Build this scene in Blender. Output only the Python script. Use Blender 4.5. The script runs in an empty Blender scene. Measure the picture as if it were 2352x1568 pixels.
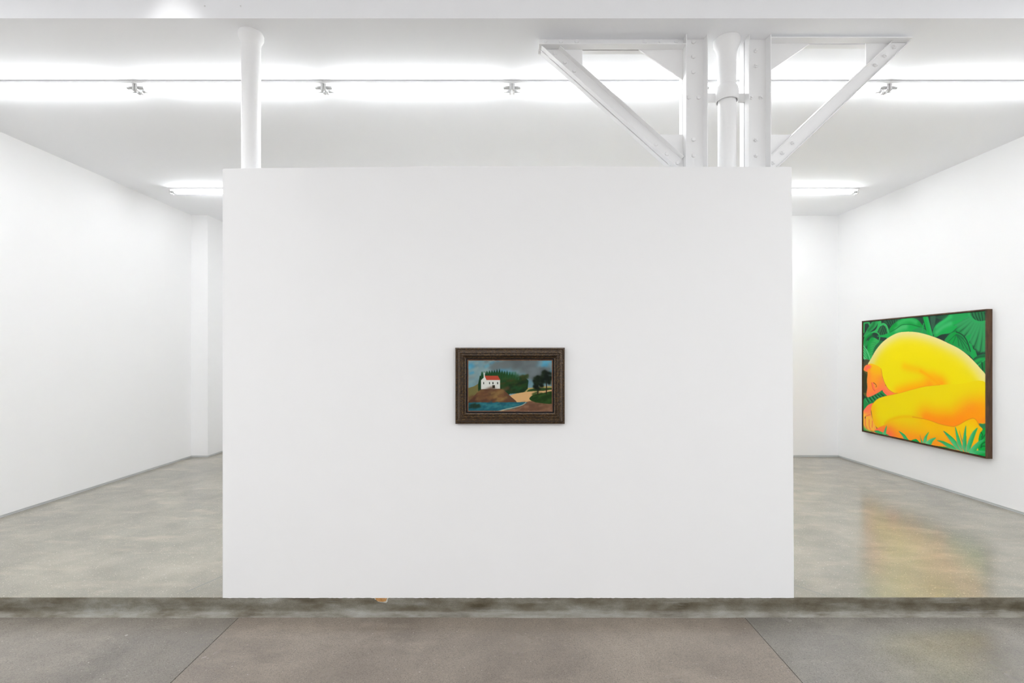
import bpy, bmesh, math, random
import numpy as np
from mathutils import Vector, Matrix

# ------------------------------------------------------------------ camera, world, lights
scene = bpy.context.scene
col = scene.collection
EYE = 1.67                       # eye height above the raised floor (z = 0)
HC = 2.285                       # ceiling height above the eye
ZC = EYE + HC
ZL = -0.118                      # lower floor
YP = 3.332                       # partition front / step edge
XL, XR, YB = -5.24, 5.345, 7.93  # side walls and back wall
cam_d = bpy.data.cameras.new('camera'); cam = bpy.data.objects.new('camera', cam_d); col.objects.link(cam)
cam_d.sensor_width = 36; cam_d.lens = 17.0; cam_d.shift_y = 31/2352; cam_d.clip_start = .05
cam.location = (0, 0, EYE); cam.rotation_euler = (math.pi/2, 0, 0)
scene.camera = cam

world = bpy.data.worlds.new('world'); scene.world = world; world.use_nodes = True
world.node_tree.nodes['Background'].inputs[0].default_value = (1, 1, 1, 1)
world.node_tree.nodes['Background'].inputs[1].default_value = 0

scene.view_settings.view_transform = 'Standard'; scene.view_settings.look = 'None'
scene.view_settings.gamma = 1; scene.view_settings.use_curve_mapping = False
scene.view_settings.exposure = 0.13
scene.cycles.diffuse_bounces = 7; scene.cycles.max_bounces = 10; scene.cycles.glossy_bounces = 3
scene.cycles.sample_clamp_indirect = 10; scene.cycles.use_light_tree = False

TUBE = 36.0                      # tube emission
LC = (.95, .97, 1.0)           # cool white tubes
def area(name, loc, size, power, rot=(0, 0, 0), colr=(1, 1, 1)):
    l = bpy.data.lights.new(name, 'AREA'); l.shape = 'RECTANGLE'; l.size, l.size_y = size
    l.energy = power; l.color = colr
    o = bpy.data.objects.new(name, l); col.objects.link(o); o.location = loc; o.rotation_euler = rot
    return o
# the tall front hall's lamp rows behind the camera, then two added side fills
area('hall_area_light', (0, -1.8, 4.15), (9.4, .3), 106, colr=LC)
area('hall_area_light', (0, -3.9, 4.15), (9.4, .3), 106, colr=LC)
area('hall_area_light', (-4.3, .2, 4.15), (.3, 5.0), 75, colr=LC)  # added fill light, brightens the left side past the partition
area('hall_area_light', (4.3, .2, 4.15), (.3, 5.0), 75, colr=LC)  # matching added fill on the right, no such lamp known
sp = bpy.data.lights.new('hall_spot', 'SPOT'); sp.energy = 24; sp.spot_size = math.radians(62); sp.spot_blend = .55; sp.shadow_soft_size = .04
spo = bpy.data.objects.new('hall_spot', sp); col.objects.link(spo); spo.location = (-2.294, 3.0, 4.6)
spo.rotation_euler = (0, 0, 0)

# ------------------------------------------------------------------ helpers
def mesh_obj(name, bm, mat, parent=None, smooth=False, kind=None):
    me = bpy.data.meshes.new(name)
    if smooth:
        for f in bm.faces: f.smooth = True
    bm.normal_update(); bm.to_mesh(me); bm.free()
    return link(name, me, mat, parent, kind)
def link(name, me, mat, parent=None, kind=None):
    o = bpy.data.objects.new(name, me); col.objects.link(o)
    if mat is not None and not me.materials: me.materials.append(mat)
    if parent is not None: o.parent = parent
    if kind: o['kind'] = kind
    return o
def tag(o, label, cat, group=None):
    o['label'] = label; o['category'] = cat
    if group: o['group'] = group
    return o
def empty(name, loc=(0, 0, 0)):
    o = bpy.data.objects.new(name, None); col.objects.link(o); o.location = loc; o.empty_display_size = .1
    return o
def box(bm, x0, x1, y0, y1, z0, z1):
    v = [bm.verts.new(p) for p in ((x0,y0,z0),(x1,y0,z0),(x1,y1,z0),(x0,y1,z0),(x0,y0,z1),(x1,y0,z1),(x1,y1,z1),(x0,y1,z1))]
    for f in ((3,2,1,0),(4,5,6,7),(0,1,5,4),(1,2,6,5),(2,3,7,6),(3,0,4,7)): bm.faces.new([v[i] for i in f])
    return v
def boxes(name, lst, mat, parent=None, bevel=0, kind=None):
    bm = bmesh.new()
    for b in lst: box(bm, *b)
    if bevel: bmesh.ops.bevel(bm, geom=list(bm.edges), offset=bevel, segments=2, affect='EDGES', profile=.5)
    return mesh_obj(name, bm, mat, parent, kind=kind)
def prism(bm, pts, y0, y1):
    """polygon in (x, z) extruded from y0 to y1"""
    a = [bm.verts.new((x, y0, z)) for x, z in pts]; b = [bm.verts.new((x, y1, z)) for x, z in pts]
    n = len(pts); bm.faces.new(a); bm.faces.new(b[::-1])
    for i in range(n): bm.faces.new((a[(i+1) % n], a[i], b[i], b[(i+1) % n]))
    bmesh.ops.recalc_face_normals(bm, faces=list(bm.faces))
def lathe(bm, prof, n=40, cx=0, cy=0, cap=True):
    rings = [[bm.verts.new((cx+r*math.cos(2*math.pi*k/n), cy+r*math.sin(2*math.pi*k/n), z)) for k in range(n)] for r, z in prof]
    for a, b in zip(rings[:-1], rings[1:]):
        for k in range(n): bm.faces.new((a[k], a[(k+1) % n], b[(k+1) % n], b[k]))
    if cap: bm.faces.new(rings[0][::-1]); bm.faces.new(rings[-1])
    bmesh.ops.recalc_face_normals(bm, faces=list(bm.faces))

# ------------------------------------------------------------------ materials
def nodes(name):
    m = bpy.data.materials.new(name); m.use_nodes = True
    nt = m.node_tree; return m, nt, nt.nodes['Principled BSDF']
def N(nt, t, **kw):
    n = nt.nodes.new(t)
    for k, v in kw.items():
        if k in n.inputs: n.inputs[k].default_value = v
        else: setattr(n, k, v)
    return n
def coords(nt, scale=(1, 1, 1), rot=(0, 0, 0)):
    tc = N(nt, 'ShaderNodeTexCoord'); mp = N(nt, 'ShaderNodeMapping'); mp.inputs['Scale'].default_value = scale
    mp.inputs['Rotation'].default_value = rot
    nt.links.new(tc.outputs['Object'], mp.inputs[0]); return mp.outputs[0]
def noise(nt, vec, scale, detail=4, rough=.55):
    n = N(nt, 'ShaderNodeTexNoise', Scale=scale, Detail=detail, Roughness=rough); nt.links.new(vec, n.inputs['Vector']); return n.outputs['Fac']
def ramp(nt, fac, stops):
    r = N(nt, 'ShaderNodeValToRGB'); e = r.color_ramp.elements
    while len(e) < len(stops): e.new(.5)
    for el, (p, c) in zip(e, stops): el.position = p; el.color = (*c, 1) if len(c) == 3 else c
    nt.links.new(fac, r.inputs[0]); return r.outputs[0]
def mix(nt, fac, a, b, mode='MIX'):
    m = N(nt, 'ShaderNodeMix', data_type='RGBA', blend_type=mode)
    for s, i in ((fac, 0), (a, 6), (b, 7)):
        if hasattr(s, 'links'): nt.links.new(s, m.inputs[i])
        else: m.inputs[i].default_value = s if not isinstance(s, tuple) else (*s, 1)[:4]
    return m.outputs[2]
def bump(nt, b, h, strength, dist):
    n = N(nt, 'ShaderNodeBump', Strength=strength, Distance=dist); nt.links.new(h, n.inputs['Height']); nt.links.new(n.outputs[0], b.inputs['Normal'])

def paint(name, c, rough=.55, spec=.3, bs=.04, scale=60):
    m, nt, b = nodes(name); v = coords(nt)
    b.inputs['Base Color'].default_value = (*c, 1)
    b.inputs['Roughness'].default_value = rough; b.inputs['Specular IOR Level'].default_value = spec
    if bs: bump(nt, b, noise(nt, v, scale, 2), bs, .01)
    return m
M = {}
M['wall'] = paint('wall_paint', (.89, .89, .89), .7, .15, 0)
M['ceiling'] = paint('ceiling_paint', (.94, .948, .968), .7, .15, 0)
M['steel'] = paint('steel_paint', (.9, .9, .9), .4, .4, 0)
M['pipe'] = paint('pipe_paint', (.9, .9, .9), .35, .45, .12, 28)
M['enamel'] = paint('lamp_enamel', (.82, .82, .82), .35, .4, 0, 10)
M['socket'] = paint('lamp_socket_plastic', (.72, .72, .72), .4, .4, 0, 10)
M['cap'] = paint('tube_end_metal', (.5, .5, .5), .35, .5, 0, 10)
M['skirting'] = paint('skirting_grey', (.60, .62, .62), .45, .4, .02, 30)
m, nt, b = nodes('lit_tube'); b.inputs['Base Color'].default_value = (.9, .9, .9, 1)
b.inputs['Emission Color'].default_value = (*LC, 1); b.inputs['Emission Strength'].default_value = TUBE; M['tube'] = m

def concrete(name, cols, speck, rough, fine=220, streak=(1, 1, 1), rot=0, lines=(), spec=.5, mott=1.3, specks=(.56, .70), patch=None, grain=.8):
    m, nt, b = nodes(name); v = coords(nt, streak, (0, 0, rot)); v0 = coords(nt)
    c = ramp(nt, noise(nt, v, mott, 6, .6), [(.30, cols[0]), (.5, cols[1]), (.72, cols[2])])
    c2 = ramp(nt, noise(nt, v, mott*3.1, 5, .65), [(.3, (.86, .86, .86)), (.7, (1.1, 1.1, 1.1))])
    c = mix(nt, 1.0, c, c2, 'MULTIPLY')
    if patch:
        vp = coords(nt, (.55, 1.5, 1), (0, 0, rot*.6))
        c = mix(nt, ramp(nt, noise(nt, vp, 3.4, 6, .62), [(.52, (0, 0, 0)), (.74, (.5, .5, .5))]), c, patch)
    f = noise(nt, v0, fine, 2, .7)
    c = mix(nt, 1.0, c, ramp(nt, f, [(.3, (grain,)*3), (.48, (1, 1, 1)), (.72, (1.16, 1.16, 1.16))]), 'MULTIPLY')
    s = ramp(nt, noise(nt, v0, fine*.45, 1, .5), [(specks[0]+.1, (0, 0, 0)), (specks[1]+.06, (1, 1, 1))])
    c = mix(nt, s, c, speck)
    for (x0, y0, x1, y1, w, lc) in lines:        # hairline cracks and saw marks in the slab
        d = math.hypot(x1-x0, y1-y0); nx, ny = -(y1-y0)/d, (x1-x0)/d; tx, ty = (x1-x0)/d, (y1-y0)/d
        def dot(a, bb, cc):
            q = N(nt, 'ShaderNodeVectorMath', operation='DOT_PRODUCT'); nt.links.new(v0, q.inputs[0]); q.inputs[1].default_value = (a, bb, 0)
            k = N(nt, 'ShaderNodeMath', operation='SUBTRACT'); nt.links.new(q.outputs['Value'], k.inputs[0]); k.inputs[1].default_value = cc
            g = N(nt, 'ShaderNodeMath', operation='ABSOLUTE'); nt.links.new(k.outputs[0], g.inputs[0]); return g.outputs[0]
        dn = dot(nx, ny, nx*x0+ny*y0); dt = dot(tx, ty, tx*(x0+x1)/2+ty*(y0+y1)/2)
        l1 = N(nt, 'ShaderNodeMath', operation='LESS_THAN'); nt.links.new(dn, l1.inputs[0]); l1.inputs[1].default_value = w
        l2 = N(nt, 'ShaderNodeMath', operation='LESS_THAN'); nt.links.new(dt, l2.inputs[0]); l2.inputs[1].default_value = d/2
        mm = N(nt, 'ShaderNodeMath', operation='MULTIPLY'); nt.links.new(l1.outputs[0], mm.inputs[0]); nt.links.new(l2.outputs[0], mm.inputs[1])
        sc = N(nt, 'ShaderNodeMath', operation='MULTIPLY'); nt.links.new(mm.outputs[0], sc.inputs[0]); sc.inputs[1].default_value = .75
        c = mix(nt, sc.outputs[0], c, lc)
    nt.links.new(c, b.inputs['Base Color'])
    r = ramp(nt, noise(nt, v, 2.3, 4), [(.3, (rough*.8,)*3), (.7, (rough*1.25,)*3)]); nt.links.new(r, b.inputs['Roughness'])
    b.inputs['Specular IOR Level'].default_value = spec
    bump(nt, b, f, .06, .004)
    return m
M['floor'] = concrete('polished_concrete', [(.25, .238, .20), (.295, .276, .228), (.348, .32, .262)], (.56, .51, .42), .15, 170, (.8, .8, 1), .5, patch=(.46, .41, .325), grain=.72,
                      lines=[(-2.30, 3.40, -2.187, 3.66, .004, (.17, .18, .18)), (-2.187, 3.66, -2.10, 3.86, .004, (.17, .18, .18)), (2.186, 3.354, 2.05, 3.513, .0035, (.17, .18, .18)), (4.957, 5.0, 4.957, 7.8, .003, (.2, .2, .18))])
def low(name, a, b_, c): return concrete(name, [a, b_, c], (.42, .39, .35), .22, 190, (1, .8, 1), -.6, mott=1.0, specks=(.6, .74), patch=tuple(x*1.22 for x in c), grain=.62)
M['slab_grey'] = low('worn_concrete_grey', (.165, .15, .13), (.212, .19, .16), (.265, .238, .20))
M['slab_brown'] = low('worn_concrete_brown', (.195, .164, .134), (.248, .21, .172), (.31, .264, .217))
M['slab_cool'] = low('worn_concrete_cool', (.168, .158, .138), (.212, .197, .171), (.262, .244, .212))
# stained riser
m, nt, b = nodes('stained_riser'); v = coords(nt, (1.0, 1, 2.6)); v1 = coords(nt, (.7, 1, 9))
c = ramp(nt, noise(nt, v, 3.2, 6, .6), [(.34, (.075, .06, .034)), (.46, (.135, .117, .08)), (.57, (.20, .187, .148)), (.74, (.32, .315, .28))])
c = mix(nt, ramp(nt, noise(nt, v1, 3.0, 5, .7), [(.56, (0, 0, 0)), (.76, (.6, .6, .6))]), c, (.34, .34, .32))
c = mix(nt, 1.0, c, ramp(nt, noise(nt, coords(nt), 240, 2), [(.3, (.8,)*3), (.7, (1.15,)*3)]), 'MULTIPLY')
sx = N(nt, 'ShaderNodeSeparateXYZ'); nt.links.new(coords(nt), sx.inputs[0])
foot = N(nt, 'ShaderNodeMapRange'); nt.links.new(sx.outputs[2], foot.inputs[0])
for i_, q_ in ((1, -.090), (2, -.100), (3, 0.0), (4, 1.0)): foot.inputs[i_].default_value = q_
lime = N(nt, 'ShaderNodeMath', operation='MULTIPLY'); nt.links.new(foot.outputs[0], lime.inputs[0])
nt.links.new(ramp(nt, noise(nt, coords(nt, (.6, 1, 6)), 5, 6, .75), [(.42, (.0,)*3), (.68, (.65,)*3)]), lime.inputs[1])
c = mix(nt, lime.outputs[0], c, (.36, .35, .32))          # lime bloom along the coved foot
nt.links.new(c, b.inputs['Base Color']); b.inputs['Roughness'].default_value = .5; bump(nt, b, noise(nt, coords(nt), 120, 4), .25, .004); M['riser'] = m
M['joint'] = paint('joint_filler', (.17, .17, .17), .7, .2, .1, 90)
M['brickchip'] = concrete('broken_brick', [(.2, .12, .05), (.46, .23, .07), (.56, .36, .2)], (.62, .48, .34), .7, 120, mott=14, spec=.2)
M['plasterchip'] = paint('broken_plaster', (.55, .54, .49), .8, .2, .2, 80)
# frames
m, nt, b = nodes('aged_bronze_moulding'); v = coords(nt, (1, 1, 1))
c = ramp(nt, noise(nt, coords(nt, (.6, 1, 1)), 120, 5, .7), [(.34, (.024, .014, .008)), (.52, (.060, .034, .015)), (.64, (.125, .072, .024)), (.78, (.30, .18, .06))])
nt.links.new(c, b.inputs['Base Color']); b.inputs['Metallic'].default_value = .3; b.inputs['Roughness'].default_value = .26; b.inputs['Specular IOR Level'].default_value = .7
bump(nt, b, noise(nt, v, 90, 4), .2, .003); M['moulding'] = m
M['gapblack'] = paint('black_rebate', (.012, .014, .018), .6, .2, 0, 10)
M['copper'] = concrete('copper_fillet', [(.10, .04, .02), (.17, .075, .035), (.25, .12, .06)], (.3, .17, .09), .4, 160, mott=12)
m, nt, b = nodes('walnut_frame'); v = coords(nt, (14, 3, 1.2))
c = ramp(nt, noise(nt, v, 5, 6, .65), [(.3, (.040, .020, .009)), (.55, (.085, .042, .018)), (.8, (.14, .072, .032))])
nt.links.new(c, b.inputs['Base Color']); b.inputs['Roughness'].default_value = .5; b.inputs['Specular IOR Level'].default_value = .35; M['walnut'] = m
def print_mat(name, rough):
    m, nt, b = nodes(name); a = N(nt, 'ShaderNodeVertexColor', layer_name='paint')
    nt.links.new(a.outputs[0], b.inputs['Base Color']); b.inputs['Roughness'].default_value = rough; b.inputs['Specular IOR Level'].default_value = .1
    bump(nt, b, noise(nt, coords(nt), 300, 2), .05, .002)
    return m
M['print_a'] = print_mat('oil_paint_figure', .55); M['print_b'] = print_mat('oil_paint_landscape', .5)

# ------------------------------------------------------------------ the setting
def S(name, lst, mat, parent=None, bevel=0):
    return boxes(name, lst, mat, parent, bevel, None if parent else 'structure')
GAP = .026                       # shadow gap at the wall foot holds a grey skirting profile
YR, YF = 8.9, -5.0               # recess back, hall end
XPI = -4.97                      # inner face of the pier at the far left
XRE = -2.4                       # right side of the far recess
ZH = 5.2                         # tall hall ceiling
S('wall_left', [(XL-.2, XL, YP, 7.90, GAP, ZC), (XL-.2, XPI, 7.90, YR+.2, GAP, ZC)], M['wall'])
S('wall_right', [(XR, XR+.2, YP, YB+.2, GAP, ZC)], M['wall'])
S('wall_back', [(XRE, XR, YB, YB+.2, GAP, ZC), (XRE, XRE+.2, YB+.2, YR, GAP, ZC), (XPI, XRE+.2, YR, YR+.2, GAP, ZC)], M['wall'])
S('baseboard_left', [(XL-.1, XL-.009, YP, 7.91, 0, GAP), (XL-.1, XPI-.009, 7.909, YR+.1, 0, GAP)], M['skirting'])
S('baseboard_right', [(XR+.009, XR+.1, YP, YB+.1, 0, GAP)], M['skirting'])
S('baseboard_back', [(XRE+.009, XR+.009, YB+.009, YB+.1, 0, GAP), (XRE+.009, XRE+.1, YB+.1, YR+.009, 0, GAP), (XPI-.009, XRE+.1, YR+.009, YR+.1, 0, GAP)], M['skirting'])
uw = S('ceiling', [(XL-.2, XR+.2, 3.283, YR+.2, ZC, ZC+.2)], M['ceiling'])
S('wall_upper', [(XL-.2, XR+.2, 3.283, 3.43, ZC+.2, ZH+.15)], M['wall'])
S('wall_front', [(XL-.2, XR+.2, YF-.2, YF, ZL-.1, ZH+.15)], M['wall'])
S('wall_hall_left', [(XL-.2, XL, YF, YP, ZL-.1, ZH+.15), ], M['wall'])
S('wall_hall_right', [(XR, XR+.2, YF, YP, ZL-.1, ZH+.15)], M['wall'])
S('ceiling_hall', [(XL-.2, XR+.2, YF-.2, 3.43, ZH, ZH+.15)], M['ceiling'])
for x in (-2.086, -1.842):       # two small filled anchor holes in the upper wall
    bm = bmesh.new(); bmesh.ops.create_cone(bm, cap_ends=True, segments=10, radius1=.006, radius2=.004, depth=.004, matrix=Matrix.Translation((x, 3.282, EYE+2.368)) @ Matrix.Rotation(math.pi/2, 4, 'X'))
    mesh_obj('anchor_plug', bm, M['socket'], uw)

# raised floor
S('floor', [(XL-.2, XR+.2, YP+.002, YR+.2, ZL-.1, 0)], M['floor'])
# lower floor: slabs between saw-cut joints
fl = S('floor_lower', [(XL-.2, XR+.2, YF-.2, YP+.1, ZL-.2, ZL-.004)], M['joint'])
def slab(x0, x1, mat):
    bm = bmesh.new(); box(bm, x0, x1, YF-.1, 3.3, ZL-.06, ZL)
    bmesh.ops.bevel(bm, geom=[e for e in bm.edges if all(v.co.z > ZL-.001 for v in e.verts)], offset=.0012, segments=1, affect='EDGES')
    mesh_obj('floor_slab', bm, mat, fl)
slab(XL-.1, -1.8648, M['slab_grey']); slab(-1.8612, 1.5842, M['slab_brown']); slab(1.5878, XR+.1, M['slab_cool'])

# step riser with a coved foot and a slightly ragged arris
bm = bmesh.new(); rng = random.Random(3)
prof = [(3.334, -.001), (3.3315, -.004), (3.331, -.05), (3.3305, -.082), (3.326, -.095), (3.315, -.106), (3.298, -.113), (3.292, -.121)]
xs = [XL + i*(XR-XL)/420 for i in range(421)]; rows = []
for x in xs:
    j = rng.uniform(-1, 1); wv = .004*math.sin(x*2.1)+.003*math.sin(x*5.3+1)
    rows.append([bm.verts.new((x, y + (.0015*j if k == 1 else 0) - (max(0, wv) if k >= 5 else 0), z - (.0012*abs(j) if k in (0, 1) else 0) + (wv*.4 if 4 <= k <= 6 else 0))) for k, (y, z) in enumerate(prof)])
for a, b_ in zip(rows[:-1], rows[1:]):
    for k in range(len(prof)-1): bm.faces.new((a[k], a[k+1], b_[k+1], b_[k]))
bmesh.ops.recalc_face_normals(bm, faces=list(bm.faces))
for f in bm.faces: f.smooth = True
riser = mesh_obj('trim_1', bm, M['riser'], None, kind='structure')
if riser.data.polygons[0].normal.y > 0: riser.data.flip_normals()
# broken corner showing orange brick under the partition
cx = -.902
out = [(-.046, -.001), (-.042, -.012), (-.030, -.014), (-.022, -.026), (-.008, -.030), (.012, -.031), (.036, -.035), (.044, -.028), (.046, -.010), (.054, -.001)]
inn = [(-.040, -.002), (-.034, -.012), (-.024, -.022), (-.008, -.0265), (.014, -.027), (.034, -.0235), (.040, -.010), (.043, -.002)]
bm = bmesh.new(); prism(bm, [(cx+a, b_) for a, b_ in out], 3.3275, 3.331); mesh_obj('chipped_plaster', bm, M['plasterchip'], riser)
bm = bmesh.new(); prism(bm, [(cx+a, b_) for a, b_ in inn], 3.3262, 3.3276); mesh_obj('exposed_brick', bm, M['brickchip'], riser)

# ------------------------------------------------------------------ freestanding partition (hollow board shell)
part = empty('partition_wall', (0, YP+.2, 0))
tag(part, 'wide freestanding white partition wall in the middle of the room', 'partition')
XA, XB0, XB1 = -1.992, 1.941, 1.926
def board(name, pts, y0, y1):
    bm = bmesh.new(); prism(bm, pts, y0, y1)
    bmesh.ops.bevel(bm, geom=list(bm.edges), offset=.002, segments=2, affect='EDGES', profile=.5)
    o = mesh_obj(name, bm, M['wall'], part); o.matrix_parent_inverse = Matrix.Translation((0, -(YP+.2), 0)); return o
ztop = 2.968
prng = random.Random(11)
foot = [(XA, -.001)] + [(XA + (XB0-XA)*i/240, -.0008 - .0026*prng.random()**2) for i in range(1, 240)]   # ragged plaster foot
front = foot + [(XB0, -.001), (XB1, ztop-.004), (-.5, ztop), (-1.72, ztop-.012), (-1.985, ztop-.016), (XA, ztop-.022)]
bm = bmesh.new(); prism(bm, front, YP-.003, YP+.02)
fp = mesh_obj('front_panel', bm, M['wall'], part); fp.matrix_parent_inverse = Matrix.Translation((0, -(YP+.2), 0))
board('back_panel', [(XA, .003), (XB0, .003), (XB1, ztop-.004), (XA, ztop-.016)], YP+.40, YP+.42)
for xa0, xa1 in ((XA, XA), (XB0-.02, XB1-.02)):
    board('side_panel', [(xa0, .003), (xa0+.02, .003), (xa1+.02, ztop-.02), (xa1, ztop-.02)], YP+.02, YP+.40)

# ------------------------------------------------------------------ steel bracket frame
frames = [empty('steel_bracket', (1.319, 3.516, 0)), empty('steel_bracket', (1.769, 3.516, 0))]
tag(frames[0], 'white bolted steel column whose braced ceiling bracket reaches left above the partition', 'steel bracket')
tag(frames[1], 'white bolted steel column whose braced ceiling bracket reaches right, above partition end', 'steel bracket')
def fpart(name, bm, bevel=.0015, mat=None):
    if bevel: bmesh.ops.bevel(bm, geom=[e for e in bm.edges if e.calc_face_angle(0) > .5], offset=bevel, segments=2, affect='EDGES', profile=.5)
    o = mesh_obj(name, bm, mat or M['steel'], None)
    xm = sum(v.co.x for v in o.data.vertices)/len(o.data.vertices)
    fr = frames[0] if xm < 1.55 else frames[1]               # each column carries its own bracket
    o.parent = fr; o.matrix_parent_inverse = Matrix.Translation(-fr.location)
    return o
YF0, YG0, YG1, YR1 = 3.446, 3.510, 3.522, 3.587      # flange front, gusset front, gusset back, rear flange
def channel_v(x0, x1, z0, z1, yw, yf, t=.008, tf=.009):
    """upright channel: web at yw, flanges out to yf"""
    bm = bmesh.new(); s = -1 if yf < yw else 1
    pr = [(x0, yf), (x0+tf*.75, yf), (x0+tf*1.3, yw+s*t*1.1), (x0+tf*1.9, yw+s*t), (x1-tf*1.9, yw+s*t), (x1-tf*1.3, yw+s*t*1.1), (x1-tf*.75, yf), (x1, yf), (x1, yw), (x0, yw)]
    a = [bm.verts.new((x, y, z0)) for x, y in pr]; b = [bm.verts.new((x, y, z1)) for x, y in pr]; n = len(pr)
    for i in range(n): bm.faces.new((a[i], a[(i+1) % n], b[(i+1) % n], b[i]))
    bm.faces.new(a[::-1]); bm.faces.new(b); bmesh.ops.recalc_face_normals(bm, faces=list(bm.faces)); return bm
def xz(px, py, Y): return (px-1176)*Y/1110.7, EYE+(815-py)*Y/1110.7      # survey reading -> wall coordinates at depth Y
bolt_me = {}
def bolt_mesh(nut):
    if nut in bolt_me: return bolt_me[nut]
    bm = bmesh.new()
    def cyl(n, r, y0, y1, ch=0):
        rings = [[bm.verts.new((q*math.cos(2*math.pi*k/n+.3), y, q*math.sin(2*math.pi*k/n+.3))) for k in range(n)] for q, y in ((r, y0), (r, y1+ch), (r-ch, y1))]
        for a, b in zip(rings[:-1], rings[1:]):
            for k in range(n): bm.faces.new((a[k], a[(k+1) % n], b[(k+1) % n], b[k]))
        bm.faces.new(rings[-1])
    cyl(6, .0150, 0, -.011, .002)
    if nut: cyl(12, .0085, -.010, -.019, .001)
    bmesh.ops.recalc_face_normals(bm, faces=list(bm.faces))
    me = bpy.data.meshes.new('bolt'); bm.to_mesh(me); bm.free(); me.materials.append(M['steel']); bolt_me[nut] = me
    return me
def bolt(x, z, y, parent, nut, rot=0):
    o = bpy.data.objects.new('bolt', bolt_mesh(nut)); col.objects.link(o); o.parent = parent
    o.location = (x, y, z); o.rotation_euler = (0, rot, 0)
brng = random.Random(5)
YW = YG0-.008
cols = []
for (x0, x1) in ((1.2404, 1.397), (1.689, 1.849)):
    cols.append(fpart('column_channel', channel_v(x0, x1, 0, ZC, YG0, YF0)))
    fpart('column_channel', channel_v(x0, x1, 0, ZC, YG1, YR1))
    bm = bmesh.new(); prism(bm, [(x0+.02, 0), (x1-.02, 0), (x1-.02, .4), (x0+.02, .4)], YG0, YG1); fpart('base_plate', bm)
L = [(237,198),(237,358),(237,513),(190,777),(292,777),(241,1210),(241,1372)]
R = [(882,297),(882,450),(833,777),(932,777),(882,1215),(882,1377)]
for c_, lst, nut in ((cols[0], L, False), (cols[1], R, True)):
    for a, b_ in lst:
        x, z = xz(1540+a/4.48, 50+b_/4.48, YW-.006); bolt(x, min(z, ZC-.02), YW, c_, nut, brng.uniform(0, 1))
# horizontal arms
bm = bmesh.new()
pr = [(YG0, ZC-.07), (YF0, ZC-.07), (YF0, ZC-.062), (YG0-.008, ZC-.061), (YG0-.008, ZC), (YG0, ZC)]
def ext_x(bm, pr, x0, x1):
    a = [bm.verts.new((x0, y, z)) for y, z in pr]; b = [bm.verts.new((x1, y, z)) for y, z in pr]; n = len(pr)
    for i in range(n): bm.faces.new((a[i], a[(i+1) % n], b[(i+1) % n], b[i]))
    bm.faces.new(a[::-1]); bm.faces.new(b); bmesh.ops.recalc_face_normals(bm, faces=list(bm.faces))
ext_x(bm, pr, .192, 1.2400); armL = fpart('arm_angle', bm)
bm = bmesh.new(); ext_x(bm, [(YG1, ZC-.07), (3.565, ZC-.07), (3.565, ZC-.062), (YG1+.008, ZC-.061), (YG1+.008, ZC), (YG1, ZC)], .192, 1.2400); fpart('arm_angle', bm)
for a in (228, 385, 543, 1227, 1385, 1540):
    x, _ = xz(1200+a/4.356, 94, YW-.006); bolt(x, ZC-.018, YW, armL, False, brng.uniform(0, 1))
bm = bmesh.new(); ext_x(bm, [(YF0, ZC-.025), (YF0, ZC-.017), (YG0, ZC-.017), (YG0, ZC-.025)], 1.8494, 2.857); armR = fpart('arm_plate', bm)
bm = bmesh.new(); ext_x(bm, [(YG1, ZC-.025), (YG1, ZC-.017), (3.572, ZC-.017), (3.572, ZC-.025)], 1.8494, 2.857); fpart('arm_plate', bm)
# diagonal channels, cut level under the arms; the front one opens to the viewer
def diag(p_up0, p_up1, p_lo0, p_lo1, yw, yf, t=.008, tf=.008):
    bm = bmesh.new(); s = -1 if yf < yw else 1
    def cut(u, side):                       # u 0..1 across the width at either end
        a, b = (p_up0, p_lo0) if side == 0 else (p_up1, p_lo1)
        return a[0]+(b[0]-a[0])*u, a[1]+(b[1]-a[1])*u
    w = math.hypot(p_up0[0]-p_lo0[0], p_up0[1]-p_lo0[1]); e = tf/w
    pr = [(0, yf), (e*.8, yf), (e*1.3, yw+s*t), (1-e*1.3, yw+s*t), (1-e*.8, yf), (1, yf), (1, yw), (0, yw)]
    n = len(pr); rows = []
    for side in (0, 1):
        rows.append([bm.verts.new((cut(u, side)[0], y, cut(u, side)[1])) for u, y in pr])
    a, b = rows
    for i in range(n): bm.faces.new((a[i], a[(i+1) % n], b[(i+1) % n], b[i]))
    bm.faces.new(a[::-1]); bm.faces.new(b); bmesh.ops.recalc_face_normals(bm, faces=list(bm.faces)); return bm
def P(px, py): return xz(px, py, 3.460)
zc = EYE
LU0, LU1 = (.3464, zc+2.2135), (1.2333, zc+1.4236)
LL0, LL1 = (.2034+.008, zc+2.2135), (1.1759+.02, zc+1.3488-.017)
dL = fpart('diagonal_channel', diag(LU0, LU1, LL0, LL1, YG0, 3.460))
fpart('diagonal_channel', diag(LU0, LU1, LL0, LL1, YG1, 3.572))
RU0, RU1 = (2.734, zc+2.2590), (1.8596, zc+1.4367)
RL0, RL1 = (2.868, zc+2.2590), (1.9095-.02, zc+1.3457-.019)
dR = fpart('diagonal_channel', diag(RU0, RU1, RL0, RL1, YG0, 3.475))
fpart('diagonal_channel', diag(RU0, RU1, RL0, RL1, YG1, 3.557))
for a, b_ in ((325,355),(425,445),(520,530),(1338,1265),(1447,1362),(1553,1452)):
    x, z = xz(1200+a/4.356, 40+b_/4.356, YW-.006); bolt(x, z, YW, dL, False, brng.uniform(0, 1))
for a, b_ in ((1028,220),(958,287),(887,355),(268,940),(190,1015),(118,1090)):
    x, z = xz(1740+a/3.266, 40+b_/3.266, YW-.006); bolt(x, z, YW, dR, True, brng.uniform(0, 1))
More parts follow.
